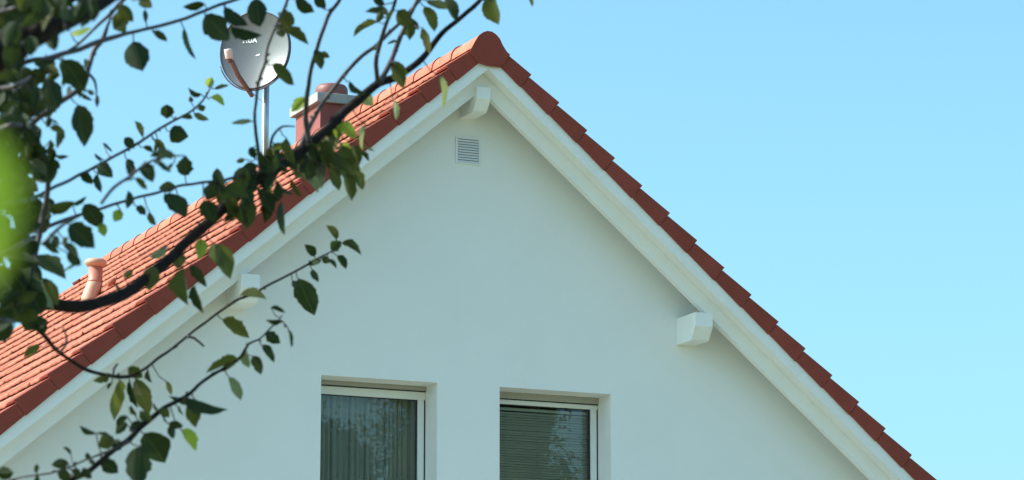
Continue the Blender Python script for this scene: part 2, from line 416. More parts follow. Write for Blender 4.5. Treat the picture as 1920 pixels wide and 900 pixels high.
# ridge tiles
def ridge_tile(y0, y1, first=False):
    mb = MB(); K = 14; rings = []
    for (y, dr) in (((y0-.003, -.006), (y0+.05, -.005), (y0+.055, -.004), (y1, -.006)) if first else ((y0, .006), (y0+.045, .0055), (y0+.05, .0005), (y1, -.004))):
        ring = []
        for th in (0, .012):
            pr = []
            for k in range(K+1):
                a = math.pi*(.0+k/K); c, s_ = math.cos(a), math.sin(a)
                r = .118+dr-th
                z = H0-.118+ (r+.005)*s_*1.02; x = r*1.06*c
                pr.append((x, y, z))
            pr = [(pr[0][0]*1.02, y, pr[0][2]-.010)]+pr+[(pr[-1][0]*1.02, y, pr[-1][2]-.010)]
            ring.append(pr)
        rings.append(ring[0]+ring[1][::-1])
    n = len(rings[0]); vs = [v for r in rings for v in r]
    fs = [(i*n+k, (i+1)*n+k, (i+1)*n+(k+1) % n, i*n+(k+1) % n) for i in range(len(rings)-1) for k in range(n)]
    m_ = n//2
    for i0 in (0, (len(rings)-1)*n):
        for k in range(m_-1): fs.append((i0+k, i0+k+1, i0+n-2-k, i0+n-1-k))
    mb.add(vs, fs); return mb
y = .0; RRT = .4295; k = 0
while y < LEN-.2:
    st_ = .54 if k == 0 else RRT
    y1 = min(y+st_+.03, LEN)
    PB(ridge_tile(y, y1, k == 0), 'ridge_tile', M['tile'], roof, smooth=False)
    y += st_; k += 1

# --- fascia boards (two stepped boards per slope)
def slope_board(sd, p0, p1, ya, yb):
    a, b = sl(sd, SMAX-.1, p0), sl(sd, SMAX-.1, p1)
    pts = [(0, H0-p0/CT), a, b, (0, H0-p1/CT)]
    return pts
for sd in (-1, 1):
    e = 0 if sd < 0 else .0
    for (p0, p1, ya, yb, nm) in ((.09, .243, .019, .158, 'barge_board'), (.09, .358, .160, .232, 'rake_board')):
        mb = MB(); mb.prism(slope_board(sd, p0, p1, ya, yb), ya, yb); PB(mb, nm, M['white_paint'], house)
# eave fascia and gutter (outside the frame)
for sd in (-1, 1):
    x, z = sl(sd, SMAX, .1)
    mb = MB(); mb.box(x-.02, x+.02, .1, LEN-.1, z-.18, z+.02); PB(mb, 'eaves_board', M['white_paint'], house)
    mb = MB(); mb.tube([(x+sd*.08, .05, z-.02), (x+sd*.08, LEN-.05, z-.02)], .06, 12); PB(mb, 'gutter', M['grey_metal'], house, smooth=True)

# --- purlin ends
def purlin(x0, x1, zt, hf=.118, hc=.115, yf=.10, yc=.11):
    mb = MB()
    zf = zt-hf; zb = zf-hc
    prof_ = [(yf, zt), (yf, zf), (yf+yc*.7, zb+.008), (yf+yc, zb), (YW, zb-.0), (YW, zt)]
    n = len(prof_)
    v = [(x0, y, z) for y, z in prof_]+[(x1, y, z) for y, z in prof_]
    f = [tuple(range(n)), tuple(range(2*n-1, n-1, -1))]+[(i, i+n, (i+1) % n+n, (i+1) % n) for i in range(n)]
    mb.add(v, f); return mb
PR = at_y(1303, 585, .10); PL = at_y(449, 512, .10); PA = at_y(895, 150, .10)
for (x0, x1, z, lab) in ((1.975, 2.145, PR.z, 1), (-2.15, -1.985, PL.z, 1), (-.070, .055, H0-.455, 1)):
    PB(purlin(x0, x1, z, *( (.118, .115) if z < H0-1 else (.105, .10))), 'purlin_end', M['white_paint'], house, bevel=.003)

# --- gable vent grille
gv = bpy.data.objects.new('vent_grille', None); COL.objects.link(gv); gv.parent = house; gv.location = (0, 0, H0-.94)
vx0, vx1, vz0, vz1 = -.112, .112, H0-1.052, H0-.828
yv = YW-.012
mb = MB(); mb.box(vx0, vx1, yv+.010, YW-.001, vz0, vz1); PB(mb, 'backing', M['gapgrey'], gv)
mb = MB()
for a in ((vx0-.004, vx0+.014, vz0-.004, vz1+.004), (vx1-.012, vx1+.004, vz0-.004, vz1+.004)): mb.box(a[0], a[1], yv, YW-.0015, a[2], a[3])
mb.box(vx0+.0142, vx1-.0122, yv, YW-.0015, vz0-.004, vz0+.008); mb.box(vx0+.0142, vx1-.0122, yv, YW-.0015, vz1-.008, vz1+.004)
PB(mb, 'grille_frame', M['louvre'], gv)
for i in range(9):
    z = vz0+.010+(vz1-vz0-.02)*(i+.0)/9
    h = (vz1-vz0-.02)/9
    mb = MB(); v = [(vx0+.0144, yv-.001, z), (vx0+.0144, yv+.008, z+h*.80), (vx0+.0144, yv+.0095, z+h*.80), (vx0+.0144, yv+.003, z)]
    v2 = [(vx1-.0124, *q[1:]) for q in v]
    mb.add(v+v2, [(0, 1, 2, 3), (7, 6, 5, 4), (0, 4, 5, 1), (1, 5, 6, 2), (2, 6, 7, 3), (3, 7, 4, 0)]); PB(mb, 'louvre_slat', M['louvre'], gv)

# --- windows
def window(x0, x1, sh, fr, lab):
    w = bpy.data.objects.new('window', None); COL.objects.link(w); w.parent = house; w.location = ((x0+x1)/2, RV, (WT+WB)/2)
    w['label'] = lab
    y = YW+RV
    mb = MB(); mb.box(x0+.001, x1-.001, y-.03, y+.03, WT-sh, WT-.001); PB(mb, 'shutter_box', M['shutter'], w, bevel=.002)
    mb = MB(); mb.box(x0+.001, x1-.001, y-.018, y+.028, WT-sh-.008, WT-sh-.0005); PB(mb, 'shadow_gap', M['gasket'], w)
    zt = WT-sh-.0085
    mb = MB()
    mb.box(x0+.001, x1-.001, y-.012, y+.05, zt-fr, zt); mb.box(x0+.001, x1-.001, y-.012, y+.05, WB+.001, WB+.08)
    mb.box(x0+.001, x0+.062, y-.012, y+.05, WB+.0802, zt-fr-.0002); mb.box(x1-.068, x1-.0125, y-.012, y+.05, WB+.0802, zt-fr-.0002)
    PB(mb, 'frame', M['frame'], w, bevel=.003)
    mb = MB(); mb.box(x1-.012, x1-.006, y-.014, y+.05, WB+.0802, zt-fr-.0002); PB(mb, 'shutter_guide', M['gasket'], w)
    g = .005
    mb = MB()
    a, b, c, d = x0+.0622, x1-.0682, WB+.0804, zt-fr-.0004
    mb.box(a, b, y+.006, y+.03, d-g, d); mb.box(a, b, y+.006, y+.03, c, c+g); mb.box(a, a+g, y+.006, y+.03, c+g, d-g); mb.box(b-g, b, y+.006, y+.03, c+g, d-g)
    PB(mb, 'glazing_seal', M['gasket'], w)
    mb = MB(); mb.quad((a+g, y+.02, c+g), (b-g, y+.02, c+g), (b-g, y+.02, d-g), (a+g, y+.02, d-g)); PB(mb, 'pane', M['glass'], w)
window(WIN[0]['x0'], WIN[0]['x1'], .038, .068, 'left window with a sheer curtain behind the glass')
window(WIN[1]['x0'], WIN[1]['x1'], .055, .038, 'right window with a closed slatted blind behind the glass')
for w in WIN:
    mb = MB(); mb.box(w['x0']-.03, w['x1']+.03, YW-.04, YW+RV-.02, WB-.03, WB+.0005); PB(mb, 'window_sill', M['grey_metal'], house, bevel=.003)

# curtain
mb = MB(); x0, x1 = WIN[0]['x0']-.02, WIN[0]['x1']+.02; y = YW+RV+.16; n = 520
rc = random.Random(9); nf = 21; phs = [0]
for _ in range(nf): phs.append(phs[-1]+rc.uniform(.45, 1.6))
tot_ = phs[-1]
def fold(u, z):
    w = u*tot_; k = max(q for q in range(nf+1) if phs[q] <= w+1e-9); k = min(k, nf-1); t = (w-phs[k])/(phs[k+1]-phs[k]); a = 2*math.pi*t
    sp = (phs[k+1]-phs[k])/tot_*(x1-x0); q = .75+.25*z
    return x0+u*(x1-x0)+sp*.30*q*math.sin(a*1.0+.6*math.sin(k*2.1)) - sp*.30*q*math.sin(.6*math.sin(k*2.1)), y-.035*q*math.cos(a)*min(1, sp/.05)
vs = []
for i in range(n+1):
    for z, zz in ((0, WT-.01), (.5, (WT+WB)/2), (1, WB)):
        a_ = fold(i/n, z); vs.append((a_[0], a_[1], zz))
mb.add(vs, [(i*3+k, i*3+3+k, i*3+4+k, i*3+1+k) for i in range(n) for k in range(2)])
cur = mb.build('curtain', M['curtain'], None, True)
cur['label'] = 'sheer pleated curtain hanging behind the glass of the left window'; cur['category'] = 'curtain'
# blind
bl = empty('venetian_blind', 'closed horizontal slatted blind hanging behind the glass of the right window', 'window blind', ((WIN[1]['x0']+WIN[1]['x1'])/2, YW+RV+.10, WB))
x0, x1 = WIN[1]['x0']+.055, WIN[1]['x1']-.06
mb = MB(); a = R(38); hw = .0135; pts = [(-hw*math.cos(a), hw*math.sin(a)), (0, .0022), (hw*math.cos(a), -hw*math.sin(a))]
vs = []
for x in (x0, x1):
    for (yy, zz) in pts: vs.append((x-(x0+x1)/2, yy, zz))
for x in (x0, x1):
    for (yy, zz) in pts: vs.append((x-(x0+x1)/2, yy, zz-.0006))
mb.add(vs, [(0, 1, 4, 3), (1, 2, 5, 4), (6, 9, 10, 7), (7, 10, 11, 8)])
sm = mb.mesh('blind_slat', False); sm.materials.append(M['blind'])
z = WT-.16; i = 0; rb = random.Random(2)
while z > WB+.02:
    o = bpy.data.objects.new('slat', sm); COL.objects.link(o); o.parent = bl
    o.location = (0, rb.uniform(-.0015, .0015), z-WB+rb.uniform(-.001, .001)); o.rotation_euler = (rb.uniform(-.05, .05), rb.uniform(-.0015, .0015), 0)
    z -= .0225; i += 1
for xx in (x0+.16, (x0+x1)/2, x1-.16):
    mb = MB(); mb.tube([(xx, YW+RV+.083, WT-.1), (xx, YW+RV+.083, WB+.01)], .0014, 5); PB(mb, 'cord', M['cord'], bl)
mb = MB(); mb.box(x0, x1, YW+RV+.085, YW+RV+.115, WT-.14, WT-.115); PB(mb, 'headrail', M['blind'], bl)

# --- chimney (part of the house)
ch = bpy.data.objects.new('chimney', None); COL.objects.link(ch); ch.parent = house; ch.location = (.28, 4.3, H0-.4)
CX0, CX1, CY0, CY1 = .125, .51, 4.41, 5.10
mb = MB(); mb.box(CX0, CX1, CY0, CY1, H0-.6, H0+.372); PB(mb, 'chimney_shaft', M['chim'], ch, bevel=.006)
mb = MB(); mb.box(CX0-.048, CX1+.048, CY0-.045, CY1+.045, H0+.373, H0+.468); PB(mb, 'cap_slab', M['concrete'], ch, bevel=.006)
mb = MB(); mb.lathe([(.0, .0), (.160, .0), (.160, .095), (.155, .120), (.138, .142), (.11, .150), (.11, .10), (0, .10)], (.335, 4.66, H0+.4685), n=32); PB(mb, 'flue_collar', M['flue'], ch, smooth=True)
mb = MB()
for (za, off) in ((H0-.02, .012),):
    mb.box(CX0-off, CX1+off, CY0-off, CY1+off, H0-.5, za)
PB(mb, 'lead_flashing', M['grey_metal'], ch, bevel=.004)

# --- roof vent pipe
B0 = Vector((-1.757, 5.62, H0-1.475))
vp = bpy.data.objects.new('vent_pipe', None); COL.objects.link(vp); vp.parent = house; vp.location = B0-hp
ptop = B0+Vector((.085, 0, .405))
mb = MB(); mb.tube([B0+Vector((-.03, 0, -.10)), B0+Vector((-.02, 0, -.02)), B0+Vector((.0, 0, .05)), B0+Vector((.02, 0, .10)), B0+Vector((.03, 0, .15))], [.085, .082, .078, .074, .075], 20)
PB(mb, 'elbow', M['vent_pale'], vp, smooth=True)
P1 = B0+Vector((.03, 0, .145))
mb = MB(); mb.lathe([(.0, 0), (.077, 0), (.078, .012), (.070, .02), (.070, .15), (0, .15)], P1, n=24); PB(mb, 'pipe', M['vent_red'], vp, smooth=True)
mb = MB(); mb.lathe([(.0, .0), (.068, .0), (.085, .012), (.105, .03), (.108, .045), (.104, .062), (.085, .078), (.04, .086), (0, .087)], P1+Vector((0, 0, .145)), n=28); PB(mb, 'cowl', M['vent_pale'], vp, smooth=True)
# small clip tile beside the pipe
C0 = Vector((-1.71, 5.12, H0-1.41))
mb = MB(); mb.tube([C0+Vector((-.04, 0, -.03)), C0+Vector((.0, 0, .0)), C0+Vector((.03, 0, .015))], [.03, .032, .03], 12); PB(mb, 'vent_outlet', M['tile'], roof, smooth=True)

# ------------------------------------------------------------------ satellite dish on its mast
DC = at_y(477, 93, 5.95)
foot = Vector((.17, 6.12, H0-.16))
sd_ = empty('satellite_dish', 'round grey satellite dish on a steel mast above the roof ridge left of the chimney', 'satellite dish', foot)
# facing: towards the camera, turned to the left and tipped up
to_cam = (CAM-DC).normalized()
side = Vector((0, 0, 1)).cross(to_cam).normalized()        # viewer's right
dn = (to_cam - side*.42 + Vector((0, 0, .28))).normalized()
du = (Vector((0, 0, 1))-dn*dn.z).normalized(); dr = du.cross(dn)
if dr.dot(RT) < 0: dr = -dr
RW, RH = .375, .405
def dish_pt(r, a, off=0.0): return DC+dr*(RW*r*math.cos(a))+du*(RH*r*math.sin(a))+dn*(.070*(r*r-1)+off)
def dish_surf(off, flip, rmax=1.0, rings=10, seg=56):
    mb = MB(); vs = [dish_pt(0, 0, off)]; fs = []
    for i in range(1, rings+1):
        for k in range(seg): vs.append(dish_pt(rmax*i/rings, 2*math.pi*k/seg, off))
    for k in range(seg): fs.append((0, 1+k, 1+(k+1) % seg))
    for i in range(rings-1):
        for k in range(seg): fs.append((1+i*seg+k, 1+(i+1)*seg+k, 1+(i+1)*seg+(k+1) % seg, 1+i*seg+(k+1) % seg))
    mb.add(vs, fs); return mb
PB(dish_surf(0, False), 'reflector', M['dish'], sd_, smooth=True)
PB(dish_surf(-.014, True), 'reflector_back', M['dish_rim'], sd_, smooth=True)
mb = MB(); seg = 56; vs = []
for k in range(seg+1):
    a = 2*math.pi*k/seg
    e = dish_pt(1, a); ro = (dish_pt(1, a)-DC).normalized()
    vs += [e+dn*.002-ro*.005, e+dn*.004+ro*.006, e-dn*.040+ro*.012, e-dn*.042-ro*.002]
mb.add(vs, [(i*4+k, i*4+4+k, i*4+4+(k+1) % 4, i*4+(k+1) % 4) for i in range(seg) for k in range(4)])
PB(mb, 'rim', M['dish_rim'], sd_, smooth=True)
# lettering
tcu = bpy.data.curves.new('t', 'FONT'); tcu.body = 'HUA'; tcu.size = .066; tcu.extrude = .0008; tcu.offset = .0035; tcu.space_character = 1.15
to = bpy.data.objects.new('t', tcu); COL.objects.link(to); bpy.context.view_layer.update()
tme_ = bpy.data.meshes.new_from_object(to.evaluated_get(bpy.context.evaluated_depsgraph_get())); bpy.data.objects.remove(to)
tme_.materials.clear(); tme_.materials.append(M['letter'])
anchor = at_y(441, 71, 5.95)
u0, v0 = (anchor-DC).dot(dr), (anchor-DC).dot(du)
tb = bmesh.new(); tb.from_mesh(tme_); bmesh.ops.subdivide_edges(tb, edges=tb.edges, cuts=1); 
for v in tb.verts:
    uu, vv = u0+v.co.x, v0+v.co.y
    rr2 = (uu/RW)**2+(vv/RH)**2
    v.co = DC+dr*uu+du*vv+dn*(.070*(rr2-1)+.004+v.co.z)-foot
tb.to_mesh(tme_); tb.free()
o = link('lettering', tme_, None, sd_)
# feed arm and LNB
a0 = DC-du*(RH+.03)+dn*-.02-dr*.045
lnb = at_y(430, 106, 5.95)+ to_cam*.30
a1 = lnb-Vector((0, 0, .0))
mid = a0.lerp(a1, .55)-du*.035
def bar(mb, pts, w, h):
    for p, q in zip(pts[:-1], pts[1:]):
        d = (q-p).normalized(); s1 = d.cross(dr).normalized(); s2 = d.cross(s1)
        v = [p+s1*h*a+s2*w*b for a, b in ((-1, -1), (1, -1), (1, 1), (-1, 1))]+[q+s1*h*a+s2*w*b for a, b in ((-1, -1), (1, -1), (1, 1), (-1, 1))]
        mb.add(v, [(0, 1, 2, 3), (7, 6, 5, 4), (0, 4, 5, 1), (1, 5, 6, 2), (2, 6, 7, 3), (3, 7, 4, 0)])
mb = MB(); bar(mb, [a0-(a1-a0).normalized()*.06, mid, a1-UP*.05+RT*.03], .017, .020); PB(mb, 'feed_arm', M['arm'], sd_, bevel=.004)
back = (DC-lnb); back.z = 0; back.normalize()
ax = (UP*.97-RT*.12-FW*.1).normalized()
mb = MB(); mb.lathe([(0, -.008), (.036, -.008), (.04, .0), (.043, .075), (.041, .088), (0, .092)], lnb-ax*.012, ax, 20); PB(mb, 'lnb', M['lnb'], sd_, smooth=True)
mb = MB(); mb.lathe([(0, -.05), (.02, -.05), (.026, -.02), (.03, .0), (0, .0)], lnb-ax*.015+FW*.01, ax, 16); PB(mb, 'lnb_neck', M['arm'], sd_, smooth=True)
# lower rim bracket: thin dark strut following the rim
mb = MB(); pts = [dish_pt(1.06, R(200)+i*R(110)/14)+dn*(-.01) for i in range(15)]
mb.tube(pts, .008, 8); PB(mb, 'bracket', M['dish_rim'], sd_, smooth=True)
mt = Vector((foot.x, foot.y, DC.z-.02))
mb = MB(); mb.tube([foot, mt], .037, 18); PB(mb, 'mast', M['grey_metal'], sd_, smooth=True)
mb = MB(); bar(mb, [mt-Vector((0, 0, .06)), DC-dn*.085], .03, .05); PB(mb, 'mount_head', M['grey_metal'], sd_, bevel=.004)
mb = MB(); c0 = a0
pts = [c0-dn*.02, Vector((mt.x-.03, mt.y-.05, c0.z-.08)), Vector((foot.x-.03, foot.y-.045, foot.z+.45)), Vector((foot.x-.028, foot.y-.04, foot.z+.1))]
mb.tube(pts, .0065, 8); PB(mb, 'cable', M['letter'], sd_, smooth=True)

# ------------------------------------------------------------------ apple tree in the foreground
TREE = {}
def tree_base(lat, dep): 
    f = Vector((math.sin(YAW), math.cos(YAW), 0)); return Vector((CAM.x, CAM.y, 0))+RT*lat+f*dep
TB = tree_base(-2.25, 6.3)
tree = empty('apple_tree', 'fruit tree in the foreground at left, dark leafy branches crossing the roof', 'tree', TB)
FORK = TB+Vector((.05, 0, 1.75))
# visible branches: (x px, y px, radius px) and distance from the camera at both ends
BR = {
 'A': ([(-130, 520, 15), (-40, 545, 14), (40, 562, 13), (100, 570, 12.5), (150, 574, 12.5), (200, 564, 12), (250, 540, 11.5), (300, 500, 11), (350, 455, 10.5), (400, 408, 10), (440, 368, 10), (500, 325, 11), (560, 285, 10.5), (610, 245, 9.5), (650, 206, 9), (690, 172, 8.5), (714, 154, 8), (750, 140, 7), (790, 110, 6), (830, 62, 5), (870, 28, 4.5), (910, -10, 4.2), (955, -60, 3)], 6.0, 7.6),
 'A1': ([(712, 155, 6), (735, 110, 5), (756, 55, 4.5), (775, 15, 4), (792, -25, 3.5)], 7.1, 7.3),
 'A2': ([(708, 152, 5), (706, 108, 4.5), (719, 60, 4), (736, 15, 3.5), (748, -25, 3)], 7.1, 6.9),
 'A3': ([(580, 268, 6), (574, 215, 5), (577, 170, 4.5), (586, 120, 4.2), (597, 85, 4), (616, 30, 3.8), (636, 0, 3.5), (650, -30, 3)], 6.95, 6.8),
 'A4': ([(562, 278, 5), (592, 217, 4.5), (612, 182, 4), (638, 150, 4), (670, 113, 4), (707, 82, 3.8), (742, 50, 3.5), (765, 25, 3.3), (790, -5, 3)], 6.95, 7.3),
 'A5': ([(490, 325, 4), (486, 297, 3.6), (478, 225, 3.2), (481, 190, 3), (487, 150, 3), (497, 115, 2.8), (502, 90, 2.6), (520, 42, 2.6), (532, 20, 3), (545, -15, 3)], 6.8, 6.7),
 'A6': ([(505, 318, 4), (505, 290, 3.5), (508, 265, 3), (518, 247, 2.6), (532, 236, 2.2), (553, 237, 1.5)], 6.85, 6.7),
 'B': ([(-160, 200, 44), (-60, 130, 40), (20, 85, 34), (65, 63, 27), (110, 44, 21), (160, 20, 16), (205, -3, 13), (250, -30, 11)], 4.6, 5.0),
 'B0': ([(62, 66, 14), (80, 30, 12), (86, -10, 11), (88, -40, 10)], 4.75, 4.8),
 'B1': ([(-40, 150, 6), (25, 126, 5), (60, 113, 5), (100, 107, 5), (150, 92, 5), (192, 76, 5), (250, 60, 3.6), (330, 40, 3.4), (400, 14, 3.2), (448, -3, 3), (490, -22, 2.6)], 5.6, 6.6),
 'B2': ([(60, 140, 3), (100, 113, 3), (140, 88, 3), (180, 52, 3), (212, 20, 4), (238, -8, 4)], 5.8, 6.0),
 'B3': ([(208, 30, 3), (202, 50, 4), (193, 74, 6), (176, 95, 6), (165, 130, 6), (160, 155, 6), (138, 175, 6.5), (115, 190, 7), (85, 210, 7), (60, 235, 7), (62, 262, 7), (85, 298, 7), (90, 345, 6.5), (76, 430, 7), (60, 500, 8), (35, 565, 9)], 6.0, 6.0),
 'B4': ([(166, 138, 3), (178, 152, 3), (181, 170, 2), (182, 195, 1.5)], 6.0, 6.0),
 'C': ([(60, 372, 4), (100, 352, 3.4), (150, 328, 3.2), (200, 300, 3), (250, 274, 3), (300, 241, 2.8), (345, 216, 2.5), (375, 195, 2.2), (392, 172, 1.8), (398, 155, 1.2)], 6.3, 7.6),
 'C2': ([(190, 381, 3.5), (215, 350, 3.2), (245, 330, 3), (272, 308, 2.6), (300, 296, 2.2), (345, 292, 1.5)], 5.4, 5.6),
 'D': ([(66, 434, 4.5), (95, 422, 4), (130, 410, 3.6), (165, 398, 3), (195, 390, 3), (240, 375, 2.8), (300, 360, 2.8), (350, 346, 2.8), (420, 337, 3), (455, 329, 3), (492, 322, 3)], 6.2, 6.8),
 'D2': ([(80, 458, 4), (98, 440, 3.6), (118, 422, 3), (150, 405, 2)], 5.4, 5.4),
 'E': ([(-30, 575, 8), (30, 590, 6), (62, 608, 5.5), (85, 632, 5), (112, 662, 4.6), (150, 688, 4.4), (180, 699, 4.2), (230, 708, 4.5), (262, 697, 3.6), (300, 670, 3.4), (340, 640, 3.2), (390, 600, 3), (440, 566, 3), (480, 547, 2.8), (530, 522, 2.6), (570, 500, 2.4), (600, 482, 2), (622, 470, 1.6)], 6.4, 8.2),
 'E1': ([(112, 660, 3), (122, 648, 2.6), (124, 632, 2.2), (117, 612, 1.4)], 6.6, 6.6),
 'E2': ([(212, 706, 2.4), (214, 692, 2.6), (221, 682, 2)], 6.9, 6.9),
 'E3': ([(352, 632, 3), (365, 634, 2.6), (383, 650, 2)], 7.4, 7.4),
 'F': ([(60, 960, 8), (120, 908, 7), (165, 885, 6.5), (200, 855, 6.5), (235, 828, 6.5), (270, 796, 7), (310, 764, 5.5), (350, 742, 4.6), (380, 716, 4.2), (420, 690, 4), (452, 668, 4), (465, 646, 3), (485, 635, 2.2), (505, 618, 2), (520, 603, 1.6), (530, 592, 1.2)], 6.0, 7.0),
 'F2': ([(-60, 930, 3), (10, 905, 2.6), (50, 893, 2.4), (90, 888, 2.3), (130, 875, 2.3), (180, 855, 2.4), (215, 842, 3), (240, 826, 3)], 6.1, 6.2),
 'F3': ([(520, 603, 1.4), (530, 603, 1.2), (541, 615, 1.2), (545, 628, 1)], 7.0, 7.0),
 'K': ([(1010, -60, 4), (975, -35, 3), (940, -12, 2), (922, -4, 1.2)], 7.2, 7.0),
 'J': ([(210, -40, 5), (330, -45, 4), (470, -42, 4), (590, -40, 4), (700, -36, 4), (830, -30, 3)], 6.3, 7.0),
}
bcurves = {}
def cr(p0, p1, p2, p3, t):
    return tuple(.5*((2*b)+(-a+c)*t+(2*a-5*b+4*c-d)*t*t+(-a+3*b-3*c+d)*t**3) for a, b, c, d in zip(p0, p1, p2, p3))
nodes = []
for name, (pl, d0, d1) in BR.items():
    pts = []; n = len(pl)
    for i in range(n-1):
        p = [pl[max(i-1, 0)], pl[i], pl[i+1], pl[min(i+2, n-1)]]
        steps = max(2, int(math.dist(pl[i][:2], pl[i+1][:2])/9))
        for k in range(steps): pts.append(cr(*p, k/steps))
    pts.append(pl[-1])
    if name in ('F', 'F2', 'E', 'B3'): pts = [(a, b, c*.82) for a, b, c in pts]
    tot = len(pts)-1; W_, RR_ = [], []
    for i, (x, y, r) in enumerate(pts):
        d = d0+(d1-d0)*i/tot + .05*math.sin(i*.13+len(name))*min(1, i/12)
        j = Vector((noise.noise(Vector((x*.03, y*.03, 1.7)))*2.0, noise.noise(Vector((x*.03, y*.03, 9.7)))*2.0))
        x2, y2 = x+j.x, y+j.y
        W_.append(at_depth(x2, y2, d)); RR_.append(max(r, .8)*d/FPX*(1+.10*noise.noise(Vector((i*.35, len(name)*3.1, .5)))))
        nodes.append((x2, y2, d, name))
    mb = MB(); mb.tube(W_, RR_, 10 if pl[0][2] > 6 else 7)
    # bud scars
    rb_ = random.Random(hash_ := sum(map(ord, name)))
    for i in range(3, len(W_)-2, 1):
        if rb_.random() < .16:
            t = (W_[i+1]-W_[i-1]).normalized(); q = t.orthogonal().normalized(); q.rotate(Matrix.Rotation(rb_.uniform(0, 6.3), 3, t))
            r = RR_[i]; mb.tube([W_[i]+q*r*.7, W_[i]+q*(r+.0022)+t*.002, W_[i]+q*(r+.0045)+t*.005], [.0022, .0022, .0006], 5)
    PB(mb, 'branch', M['bark'] if pl[0][2] > 6 else M['twig'], tree, smooth=True)
    bcurves[name] = (W_, RR_)
# trunk and the limbs that carry the visible branches
mb = MB(); tp = [TB+Vector((0, 0, -.1)), TB+Vector((.0, 0, .15)), TB+Vector((-.03, .02, .7)), TB+Vector((.02, .0, 1.3)), FORK, FORK+Vector((-.05, .05, .6)), FORK+Vector((-.1, .1, 1.4)), FORK+Vector((-.05, .2, 2.2))]
mb.tube(tp, [.17, .13, .115, .11, .10, .07, .045, .02], 16); PB(mb, 'trunk', M['bark'], tree, smooth=True)
def limb(P, r0, r1, via=None, start=None):
    a = start or FORK; pts = []
    c = via or (a.lerp(P, .5)+Vector((0, 0, .12)))
    for i in range(13):
        t = i/12; pts.append(a*(1-t)**2+c*2*t*(1-t)+P*t*t+Vector((noise.noise(a+Vector((t*3, 0, 0))), noise.noise(P+Vector((0, t*3, 0))), 0))*.03*math.sin(math.pi*t))
    mb = MB(); mb.tube(pts, [r0+(r1-r0)*i/12 for i in range(13)], 12); PB(mb, 'limb', M['bark'], tree, smooth=True)
for nm, r0 in (('A', .05), ('B', .07), ('E', .03), ('F', .03), ('B1', .025), ('F2', .02)):
    limb(bcurves[nm][0][0], r0, bcurves[nm][1][0])
topj = bcurves['J'][0][0]; limb(topj, .04, bcurves['J'][1][0], start=FORK+Vector((-.05, .05, .6)))
limb(bcurves['K'][0][0], .02, bcurves['K'][1][0], via=(bcurves['J'][0][-1]+bcurves['K'][0][0])/2+Vector((0, 0, .1)), start=bcurves['J'][0][-1])

def leaf_shape(seed, curl, fold, serr=.03, n=9):
    """unit leaf: u along 0..1, half width +-.5; returns verts (u, v, h) faces, uvs"""
    r = random.Random(seed); k0 = r.uniform(.36, .46)
    V = []; 
    rows = []; bend = r.uniform(-.08, .08); asy = r.uniform(.4, 1.3); nicks = [r.randint(2, n-2)] if r.random() < .5 and n > 5 else []
    nicks = []; rag = [r.uniform(-.11, .11) for _ in range(2*n+4)]
    for i in range(n+1):
        u = i/n
        w = (math.sin(math.pi*min(1, u**.80)))**.75 if 0 < u < 1 else 0
        w = max(w, 0)
        if u > .80: w *= 1-.45*((u-.80)/.2)
        rows.append((u, w))
    wm = max(w for u, w in rows)
    vs, uv, fs = [], [], []
    for i, (u, w) in enumerate(rows):
        w /= wm
        for side_, q in ((-1, 1), (-1, .5), (0, 0), (1, .5), (1, 1)):
            v = side_*q*w*.5
            if q == 1 and 0 < u < 1: v *= 1+(serr if i % 2 else -serr)+r.uniform(-.04, .04)+rag[i//2+(n if side_ > 0 else 0)]
            if q == 1 and i in nicks: v *= .86
            h = abs(v)*fold*(1 if side_ > 0 else asy) + curl*(u*u-u*.2) + .03*math.sin(8*u+seed+side_)*abs(v)*2
            v = v + bend*(u*(1-u)*4-.0)
            vs.append((u, v, h)); uv.append((u, v*2))
    for i in range(n):
        for k in range(4): fs.append((i*5+k, i*5+k+1, (i+1)*5+k+1, (i+1)*5+k))
    return vs, fs, uv
def make_leaf(B, T, width, wtrue, seed, matl, attach=None, facing=None, parent=tree, name='leaf', n=13, flat=False):
    """B, T world base and tip; leaf blade plane turned about its axis so it shows 'width'"""
    r = random.Random(seed)
    Lv = T-B; Ln = Lv.length; ax = Lv.normalized()
    view = (B-CAM).normalized(); wdir = ax.cross(view).normalized()
    c = max(.12, min(1, width/wtrue)); ph = math.acos(c)*(1 if r.random() < .5 else -1)
    wd = Matrix.Rotation(ph, 3, ax) @ wdir; nd = ax.cross(wd).normalized()
    if r.random() < .5: nd = -nd
    curl = r.uniform(-.30, .40)*(1.2 if c < .6 else .7); fold = r.uniform(.15, 1.1)
    if flat: curl, fold = .05, .12
    vs, fs, uv = leaf_shape(seed, curl, fold, n=n)
    P = [B+ax*(u*Ln)+wd*(v*wtrue)+nd*(h*Ln*.5-(curl*.8*u)*Ln*.5) for u, v, h in vs]
    mb = MB(); mb.add(P, fs)
    nb = len(fs)
    if attach is not None:
        q = (attach+B)/2+Vector((0, 0, -.15*(attach-B).length)); rad = .0012
        mb.tube([attach, q, B, B+ax*Ln*.25], [rad*1.2, rad, rad, rad*.5], 5, cap=False, mi=1)
    me = bpy.data.meshes.new(name)
    ctr = B.copy(); me.from_pydata([tuple(Vector(v)-ctr) for v in mb.v], [], mb.f)
    for p, i in zip(me.polygons, mb.mi): p.material_index = i; p.use_smooth = True
    ul = me.uv_layers.new(name='UVMap')
    allv = uv+[(0.5, .5)]*(len(mb.v)-len(uv))
    for l in me.loops: ul.data[l.index].uv = allv[l.vertex_index]
    me.materials.append(matl); me.materials.append(M['twig'])
    o = bpy.data.objects.new(name, me); COL.objects.link(o); o.parent = parent; o.location = ctr-parent_world(parent)
    return o
